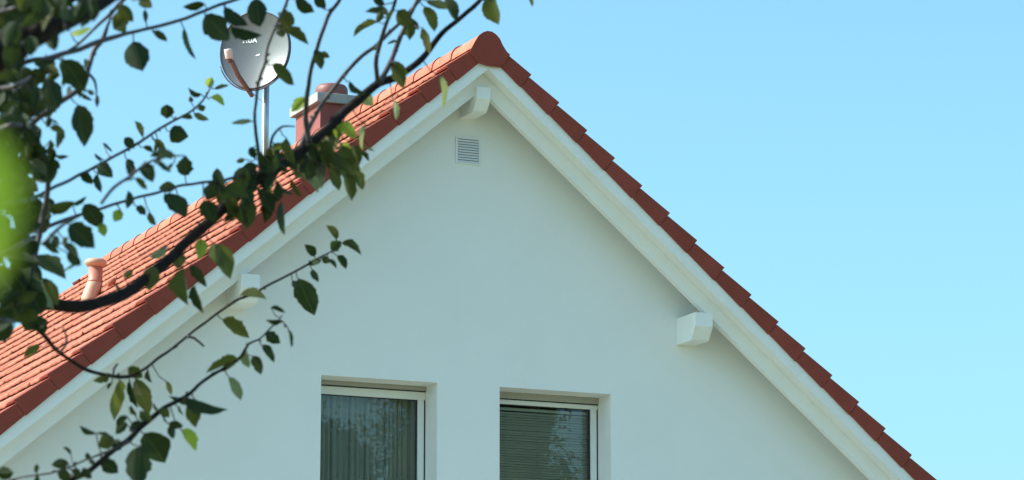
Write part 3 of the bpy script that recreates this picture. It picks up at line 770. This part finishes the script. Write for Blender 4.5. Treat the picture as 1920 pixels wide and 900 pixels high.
# leaves read off the photograph: base x,y  tip x,y  shown width, tone
LV = """95 50 103 96 28 0|120 112 160 172 44 0|88 148 108 205 42 0|146 196 158 276 42 0|94 122 101 141 20 2|240 18 212 55 30 1|214 28 236 62 24 1|225 8 250 42 22 1|181 178 182 202 9 0|132 62 172 52 12 2|250 77 268 134 46 0|262 -2 286 14 24 0|272 18 273 44 10 0|288 58 314 78 14 0|345 52 368 112 13 0|384 8 342 13 16 0|385 27 430 76 46 0|420 14 466 48 26 0|480 -4 487 51 38 0|432 50 492 66 17 0|390 163 397 144 17 2|378 177 352 164 6 0|402 166 430 160 8 0|395 182 421 199 11 2|359 192 356 180 9 0|313 196 313 223 27 0|372 205 386 200 13 0|364 212 392 225 13 0|342 218 362 222 11 0|556 -6 590 23 24 0|590 -5 611 16 20 0|522 24 552 46 28 1|528 54 579 84 17 1|524 45 531 70 20 1|589 94 603 131 20 0|600 100 619 108 12 1|510 121 552 160 26 0|700 -4 722 10 16 0|728 28 684 22 11 0|708 40 662 70 17 1|745 20 774 46 30 1|762 30 768 76 26 1|796 12 815 60 22 1|833 -4 856 40 24 0|800 2 852 16 16 0|793 52 806 102 16 0|918 -8 936 47 29 1|994 -10 998 13 8 0|740 114 757 167 28 1|824 142 830 204 11 3|738 188 742 226 8 3|655 153 688 177 15 0|680 172 700 199 24 3|574 183 546 210 22 2|108 236 106 280 8 0|104 292 130 293 9 0|96 300 113 316 17 0|193 268 211 286 6 0|178 288 196 300 8 0|234 258 252 278 18 0|152 328 174 346 16 0|184 310 212 333 26 0|183 326 190 362 15 0|238 298 250 328 18 0|94 398 140 378 22 0|136 384 163 368 10 0|62 384 92 428 24 0|82 368 106 404 13 0|158 383 192 428 36 0|187 418 196 444 18 2|226 393 214 416 20 2|240 358 238 392 16 0|130 420 178 466 42 0|268 256 252 226 14 0|318 246 354 256 34 0|290 262 312 282 16 0|296 276 330 293 18 0|268 276 288 286 11 0|294 300 322 323 11 0|268 306 287 342 28 0|242 308 250 332 16 0|254 334 276 356 14 0|347 330 348 291 31 0|330 350 297 354 20 1|308 364 346 408 28 0|336 368 348 410 17 0|406 344 386 376 28 0|382 376 398 414 34 0|470 318 446 348 26 0|472 228 433 231 10 3|456 368 462 432 33 1|420 364 436 416 28 0|482 352 496 420 30 0|536 270 500 302 20 1|505 300 512 350 28 3|520 340 508 384 20 0|648 226 668 262 22 2|640 226 632 262 22 2|640 268 656 292 22 2|650 288 676 344 22 1|645 318 659 377 20 1|620 316 636 358 22 1|602 286 590 352 32 0|592 276 568 322 26 0|612 262 622 318 28 1|675 285 692 303 9 0|680 275 702 284 5 0|686 234 680 282 9 3|528 378 534 442 14 0|546 336 567 371 10 0|562 328 596 362 9 3|83 454 112 476 15 0|118 458 148 484 14 0|126 474 152 498 22 0|140 498 118 511 7 0|62 482 124 524 32 0|66 508 102 582 26 3|232 520 250 505 14 1|218 530 228 546 8 1|75 649 44 671 18 1|312 460 278 482 13 3|288 498 279 546 32 1|336 468 334 506 26 1|376 447 374 487 21 2|344 502 353 573 30 1|364 534 382 588 18 0|358 496 388 539 18 0|405 458 432 524 30 0|402 456 416 500 14 3|631 450 611 422 8 0|621 470 640 452 20 0|640 456 678 479 9 0|632 479 649 505 15 0|590 481 571 458 16 0|602 488 577 498 12 0|605 482 618 493 15 0|614 488 631 504 9 0|586 505 597 529 13 0|560 522 590 592 42 0|548 526 568 542 12 0|450 553 500 561 15 1|508 577 536 587 9 0|530 601 498 600 9 0|541 618 546 652 7 0|205 700 174 714 15 1|224 712 214 789 25 1|-6 886 26 886 26 0|180 812 149 798 9 0|208 822 178 812 9 0|210 818 184 838 26 1|128 868 96 872 20 0|133 853 117 838 7 0|166 860 162 848 10 0|172 862 175 872 10 0|190 864 222 887 28 0|110 886 134 898 22 0|135 880 152 898 12 0|155 878 172 898 16 0|240 690 268 708 22 1|243 714 259 766 12 0|256 710 280 778 34 1|288 757 299 773 6 0|266 790 242 809 20 0|368 750 315 742 11 0|345 744 428 768 26 0|352 756 367 802 26 1|316 795 344 800 15 0|340 806 368 846 20 2|270 812 310 868 54 0|262 836 258 912 48 0|417 599 468 634 26 0|446 672 386 700 15 1|440 680 416 698 14 1|474 667 490 703 19 0|491 647 514 680 16 0|500 624 526 644 22 0|430 707 452 752 19 3|282 792 262 770 20 1|300 768 318 782 18 1|458 660 468 690 16 3"""
FLEN = {}
seed = 100
def nearest(x, y, exclude=()):
    best = None
    for nx, ny, d, nm in nodes:
        if nm in exclude: continue
        q = (nx-x)**2+(ny-y)**2
        if best is None or q < best[0]: best = (q, nx, ny, d, nm)
    return best
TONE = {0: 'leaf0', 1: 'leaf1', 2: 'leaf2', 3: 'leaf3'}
LRN = random.Random(77)
nleaf = 0
def px_leaf(bx, by, tx, ty, w, tone, ddep=None, only=None):
    global seed, nleaf
    seed += 1; nleaf += 1
    q, nx, ny, d, nm = nearest(bx, by, tuple(k for k in BR if k != only)+('M1', 'M2', 'M3', 'M4', 'M5', 'M6') if only else ('J', 'K', 'B') if by > 60 else ('J', 'K'))
    dd = d+LRN.uniform(-.05, .05)+(ddep or 0)
    L_ = math.dist((bx, by), (tx, ty))
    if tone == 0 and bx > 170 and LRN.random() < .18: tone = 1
    foresh = LRN.uniform(-.35, .35)*L_/FPX*d
    B = at_depth(bx, by, dd); T = at_depth(tx, ty, dd+foresh)
    w = w*1.0; wt = max(w, .60*L_)/FPX*d
    att = at_depth(nx, ny, d) if q < 60**2 else None
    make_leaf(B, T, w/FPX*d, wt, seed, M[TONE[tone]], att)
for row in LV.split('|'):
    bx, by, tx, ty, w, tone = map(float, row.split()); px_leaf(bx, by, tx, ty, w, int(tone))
# the dense dark mass along the left edge, hung on extra twigs
mass = [('M1', [(-120, 60, 6), (-40, 30, 5), (30, 15, 4), (70, 5, 3)], 5.0), ('M2', [(-120, 300, 7), (-40, 260, 6), (20, 235, 5), (60, 240, 4)], 5.4),
        ('M3', [(-120, 420, 7), (-30, 390, 6), (30, 380, 5), (66, 372, 4)], 5.8), ('M4', [(-140, 560, 8), (-40, 500, 6), (20, 470, 5), (70, 440, 4)], 5.8),
        ('M5', [(-140, 640, 6), (-60, 610, 5), (0, 600, 4), (30, 604, 3)], 5.6), ('M6', [(-100, 190, 6), (-20, 170, 5), (30, 160, 4), (60, 142, 3)], 5.5)]
for nm, pl, d in mass:
    pts = []; n = len(pl)
    for i in range(n-1):
        p = [pl[max(i-1, 0)], pl[i], pl[i+1], pl[min(i+2, n-1)]]
        for k in range(6): pts.append(cr(*p, k/6))
    W_ = [at_depth(x, y, d+.1*math.sin(i*.4)) for i, (x, y, r) in enumerate(pts)]
    mb = MB(); mb.tube(W_, [r*d/FPX for x, y, r in pts], 8); PB(mb, 'branch', M['twig'], tree, smooth=True)
    limb(W_[0], .03, pts[0][2]*d/FPX)
    for i, (x, y, r) in enumerate(pts): nodes.append((x, y, d, nm))
def blob(x, y, rx, ry, n, smin=36, smax=62):
    for _ in range(n):
        a = LRN.uniform(0, 6.28); q = math.sqrt(LRN.random())
        cx, cy_ = x+rx*q*math.cos(a), y+ry*q*math.sin(a)
        ang = LRN.gauss(math.pi/2, .9); L_ = LRN.uniform(smin, smax)
        dx, dy = math.cos(ang)*L_/2, math.sin(ang)*L_/2
        px_leaf(cx-dx, cy_-dy, cx+dx, cy_+dy, L_*LRN.uniform(.4, .8), 0 if LRN.random() < .86 else 1)
blob(20, 15, 60, 40, 13); blob(100, 20, 38, 24, 6); blob(5, 170, 40, 45, 9); blob(55, 165, 22, 35, 5); blob(75, 205, 40, 22, 5, 30, 46); blob(25, 265, 55, 45, 11); blob(45, 335, 42, 40, 9); blob(60, 410, 28, 40, 5)
for _ in range(7):
    t = LRN.random(); cx, cy_ = 10+150*t+LRN.uniform(-15, 15), 92-84*t+LRN.uniform(-26, 26); L_ = LRN.uniform(38, 62); ang = LRN.gauss(math.pi/2, .7)
    px_leaf(cx, cy_-L_*.4, cx+L_*math.cos(ang), cy_-L_*.4+L_*math.sin(ang), L_*LRN.uniform(.4, .7), 0, -.12, 'B')
blob(10, 100, 40, 40, 8); blob(35, 320, 45, 90, 24, 40, 64); blob(30, 500, 40, 80, 18, 40, 60); blob(40, 0, 70, 24, 9, 40, 60); blob(120, 0, 60, 18, 5, 34, 50); blob(30, 45, 40, 20, 5); blob(40, 200, 40, 30, 10, 26, 44); blob(95, 130, 40, 16, 5, 26, 40); blob(50, 300, 40, 60, 12, 30, 50); blob(60, 600, 22, 22, 4, 26, 40);  blob(60, 10, 60, 25, 8, 44, 70); blob(150, 15, 30, 20, 3); blob(10, 230, 50, 50, 8); blob(20, 430, 50, 50, 8); blob(15, 590, 45, 35, 7)
for a in ((440, 348, 32, 26, 6, 0), (488, 350, 34, 36, 8, 0), (470, 385, 34, 34, 4, 1), (560, 296, 30, 18, 4, 0), (640, 300, 34, 44, 8, 1), (600, 300, 30, 36, 5, 0), (520, 300, 26, 20, 4, 0)):
    for _ in range(a[4]):
        cx, cy_ = LRN.uniform(a[0]-a[2], a[0]+a[2]), LRN.uniform(a[1]-a[3], a[1]+a[3]); ang = LRN.gauss(math.pi/2, .5); L_ = LRN.uniform(34, 56); dx, dy = math.cos(ang)*L_/2, math.sin(ang)*L_/2
        px_leaf(cx-dx, cy_-dy, cx+dx, cy_+dy, L_*LRN.uniform(.35, .65), a[5])
blob(15, 480, 42, 60, 12); blob(20, 565, 50, 45, 13); blob(70, 545, 30, 30, 4); blob(5, 615, 22, 20, 4, 30, 44)
for (bx_, by_, rx_, ry_, n_) in ((520, 320, 90, 50, 14), (430, 380, 40, 40, 7), (640, 270, 40, 50, 9), (280, 740, 90, 60, 8), (95, 240, 22, 50, 6), (130, 150, 40, 40, 7), (60, 120, 40, 30, 6), (270, 285, 60, 30, 6), (100, 400, 40, 50, 6), (250, 410, 70, 30, 2), (560, 300, 60, 30, 6), (620, 330, 50, 40, 6), (470, 360, 50, 40, 6), (140, 30, 60, 26, 6), (760, 45, 50, 40, 5), (260, 800, 60, 40, 5), (90, 880, 70, 14, 4)):
    for _ in range(n_):
        cx, cy_ = LRN.uniform(bx_-rx_, bx_+rx_), LRN.uniform(by_-ry_, by_+ry_)
        q, nx, ny, d, nm = nearest(cx, cy_, ('J', 'K', 'B'))
        if q > 45**2: continue
        L_ = LRN.uniform(14, 30); ang = LRN.gauss(math.pi/2, .8); px_leaf(cx, cy_, cx+L_*math.cos(ang), cy_+L_*math.sin(ang), L_*LRN.uniform(.3, .65), 0 if LRN.random() < .75 else 1)

# the 300 leaves that show largest stay single parts; the others become one part
tl = [o for o in S.objects if o.name.startswith('leaf') and o.parent == tree]
def shown(o):
    ps = [px_of(TB+o.location+v.co) for v in o.data.vertices[:70]]
    xs_ = [min(1920, max(0, p[0])) for p in ps]; ys_ = [min(900, max(0, p[1])) for p in ps]
    return (max(xs_)-min(xs_))*(max(ys_)-min(ys_))
tl.sort(key=shown, reverse=True)
ms = [M['leaf0'], M['leaf1'], M['leaf2'], M['leaf3'], M['twig']]
mb = MB(); uvl = []
for o in tl[297:]:
    me = o.data; off = o.location
    for p in me.polygons:
        b = len(mb.v); mb.v += [tuple(me.vertices[i].co+off) for i in p.vertices]; mb.f.append(tuple(range(b, b+len(p.vertices)))); mb.mi.append(ms.index(me.materials[p.material_index]))
        uvl += [tuple(me.uv_layers[0].data[l].uv) for l in p.loop_indices]
    bpy.data.objects.remove(o); bpy.data.meshes.remove(me)
me = bpy.data.meshes.new('small_leaves'); me.from_pydata(mb.v, [], mb.f); ul = me.uv_layers.new(name='UVMap')
for l, u in zip(ul.data, uvl): l.uv = u
for p, i in zip(me.polygons, mb.mi): p.material_index = i
for m_ in ms: me.materials.append(m_)
link('small_leaves', me, None, tree, False, kind='stuff')

# crown outside the picture: twigs and leaves as one growth
mb = MB(); fc = random.Random(31); LEAF = []
cc = tree_base(-2.35, 6.2)+Vector((0, 0, 3.7)); uvs = []
def out_frame(P, m=70):
    x, y, z = px_of(P); return z < .3 or not (-m < x < 1920+m and -m < y < 900+m)
cnt = 0
cen = []
while len(cen) < 330:
    v = Vector((fc.gauss(0, 1), fc.gauss(0, 1), fc.gauss(0, 1))).normalized()*(fc.random()**.4)
    P = cc+Vector((v.x*1.75, v.y*1.75, v.z*1.6))
    if out_frame(P, 110): cen.append(P)
for i in range(90):        # some growth above the picture, over the long upper shoot
    t = fc.random(); a = bcurves['J'][0]; P = a[int(t*(len(a)-1))]+Vector((fc.uniform(-.2, .2), fc.uniform(-.2, .2), fc.uniform(.0, .45)))
    if out_frame(P, 60): cen.append(P)
for P in cen:
    for k in range(7):
        ax = Vector((fc.gauss(0, 1), fc.gauss(0, 1), fc.gauss(-.5, .7))).normalized()
        B = P+Vector((fc.uniform(-.12, .12), fc.uniform(-.12, .12), fc.uniform(-.12, .12))); Ln = fc.uniform(.045, .07)
        if not out_frame(B, 70): continue
        vs, fs, uv = leaf_shape(fc.randint(0, 999), fc.uniform(-.1, .2), fc.uniform(.1, .5), n=4)
        wd = ax.cross(Vector((fc.gauss(0, 1), fc.gauss(0, 1), fc.gauss(0, 1)))).normalized(); nd = ax.cross(wd)
        mb.add([B+ax*u*Ln+wd*v*Ln*.62+nd*h*Ln*.5 for u, v, h in vs], fs)
me = bpy.data.meshes.new('foliage'); me.from_pydata([tuple(Vector(v)-TB) for v in mb.v], [], mb.f); me.materials.append(M['leaf0'])
me.uv_layers.new(name='UVMap')
o = link('foliage', me, None, tree, True, kind='stuff')
mb = MB()
for i in range(0, len(cen), 3):
    P = cen[i]; Q = min(tp+[FORK+Vector((0, 0, .3*j)) for j in range(8)], key=lambda q: (q-P).length)
    Mi = Q.lerp(P, .5)+Vector((fc.uniform(-.1, .1), fc.uniform(-.1, .1), .12))
    if (P-Q).length < 2.2 and out_frame(Mi, 60): mb.tube([Q, Mi, P], [.012, .007, .002], 6)
PB(mb, 'inner_twigs', M['bark'], tree, smooth=True, kind='stuff')

# ------------------------------------------------------------------ blurred green shrub right beside the camera
ND = .60     # metres in front of the lens
SB = tree_base(-.20, ND)
shrub = empty('shrub', 'bright green sunlit shrub leaves at the left edge, completely out of focus', 'shrub', SB)
st = [SB, SB+Vector((.01, .02, .6)), SB+Vector((-.01, .0, 1.2)), at_depth(-330, 300, ND), at_depth(-230, 170, ND), at_depth(-110, 100, ND)]
mb = MB(); mb.tube(st, [.012, .010, .008, .005, .003, .0015], 10); PB(mb, 'stem', M['twig'], shrub, smooth=True)
NL = [((-80, 215), (-30, 560), 215), ((-330, 300), (-160, 640), 180), ((-230, 170), (-420, 20), 150), ((-300, 380), (-520, 560), 170)]
for i, (b, t, w) in enumerate(NL):
    B = at_depth(*b, ND); T = at_depth(*t, ND-.01)
    make_leaf(B, T, w/FPX*ND, w*1.02/FPX*ND, 900+i, M['leafN'], at_depth(b[0]-15, b[1]-10, ND), parent=shrub, flat=True)
for k in range(10):
    z = .3+k*.11; a = k*2.4; B = SB+Vector((0, 0, z)); 
    make_leaf(B, B+Vector((math.cos(a)*.06, math.sin(a)*.06, .01)), .03, .035, 950+k, M['leafN'], None, parent=shrub)

# ------------------------------------------------------------------ garden trees across from the gable (mirrored in the panes)
def garden_tree(lab, P, h, cr_, seed, n, matl, conic=False, ls=1):
    r = random.Random(seed); t = empty('garden_tree', lab, 'tree', P)
    mb = MB(); tr = [P+Vector((noise.noise(Vector((i, seed, 0)))*.25, noise.noise(Vector((seed, i, 0)))*.25, h*.9*i/8)) for i in range(9)]
    mb.tube(tr, [.28*(1-i/9)+.03 for i in range(9)], 12)
    ends = []
    for i in range(60):
        z = h*r.uniform(.25, .92); a = r.uniform(0, 6.28); L_ = cr_*r.uniform(.5, .95)*((1-z/h)*1.25 if conic else math.sin(math.pi*min(1, max(.15, z/h*.95)))+.1)
        B = P+Vector((0, 0, z)); E = B+Vector((math.cos(a)*L_, math.sin(a)*L_, L_*(.05 if conic else .5)))
        mb.tube([B, B.lerp(E, .5)+Vector((0, 0, .1)), E], [.07, .04, .012], 6); ends.append((B, E))
    PB(mb, 'trunk', M['bark'], t, smooth=True)
    mb = MB()
    for i in range(n):
        B, E = ends[r.randrange(len(ends))]; c = B.lerp(E, r.uniform(.2, 1.1))+Vector((r.gauss(0, .6), r.gauss(0, .6), r.gauss(0, .5)))
        a = Vector((r.gauss(0, 1), r.gauss(0, 1), r.gauss(0, 1))).normalized(); b = a.orthogonal().normalized(); b.rotate(Matrix.Rotation(r.uniform(0, 6), 3, a)); s = r.uniform(.07, .14)*ls
        mb.add([c-a*s, c+b*s*.5, c+a*s, c-b*s*.5], [(0, 1, 2, 3)])
    core = bmesh.new()
    for i, (B, E) in enumerate(ends):
        if i % 2: continue
        c = B.lerp(E, .55); q = (E-B).length*.42+.35
        g_ = bmesh.ops.create_icosphere(core, subdivisions=2, radius=q, matrix=Matrix.Translation(c))
        for v in g_['verts']: v.co += (v.co-c).normalized()*q*.45*noise.noise(v.co*.9)
    off = len(mb.v); core.verts.ensure_lookup_table()
    mb.add([v.co.copy() for v in core.verts], [tuple(v.index for v in f.verts) for f in core.faces]); core.free()
    me = mb.mesh('crown', False); me.transform(Matrix.Translation(-P)); me.uv_layers.new(name='UVMap'); me.materials.append(matl)
    o = bpy.data.objects.new('crown', me); COL.objects.link(o); o.parent = t; o['kind'] = 'stuff'
garden_tree('tall broad green tree across the lawn, mirrored in both upper window panes', Vector((43.2, -100, 0)), 27.0, 5.2, 5, 80000, M['leaf1'], ls=1.15)
garden_tree('lower dense dark tree across the lawn, mirrored in the left window pane', Vector((36.0, -104, 0)), 20.6, 7.5, 8, 90000, M['leaf0'], ls=1.25)
for o in S.objects:
    if o.name.startswith('garden_tree'): o['group'] = 'trees across the lawn'
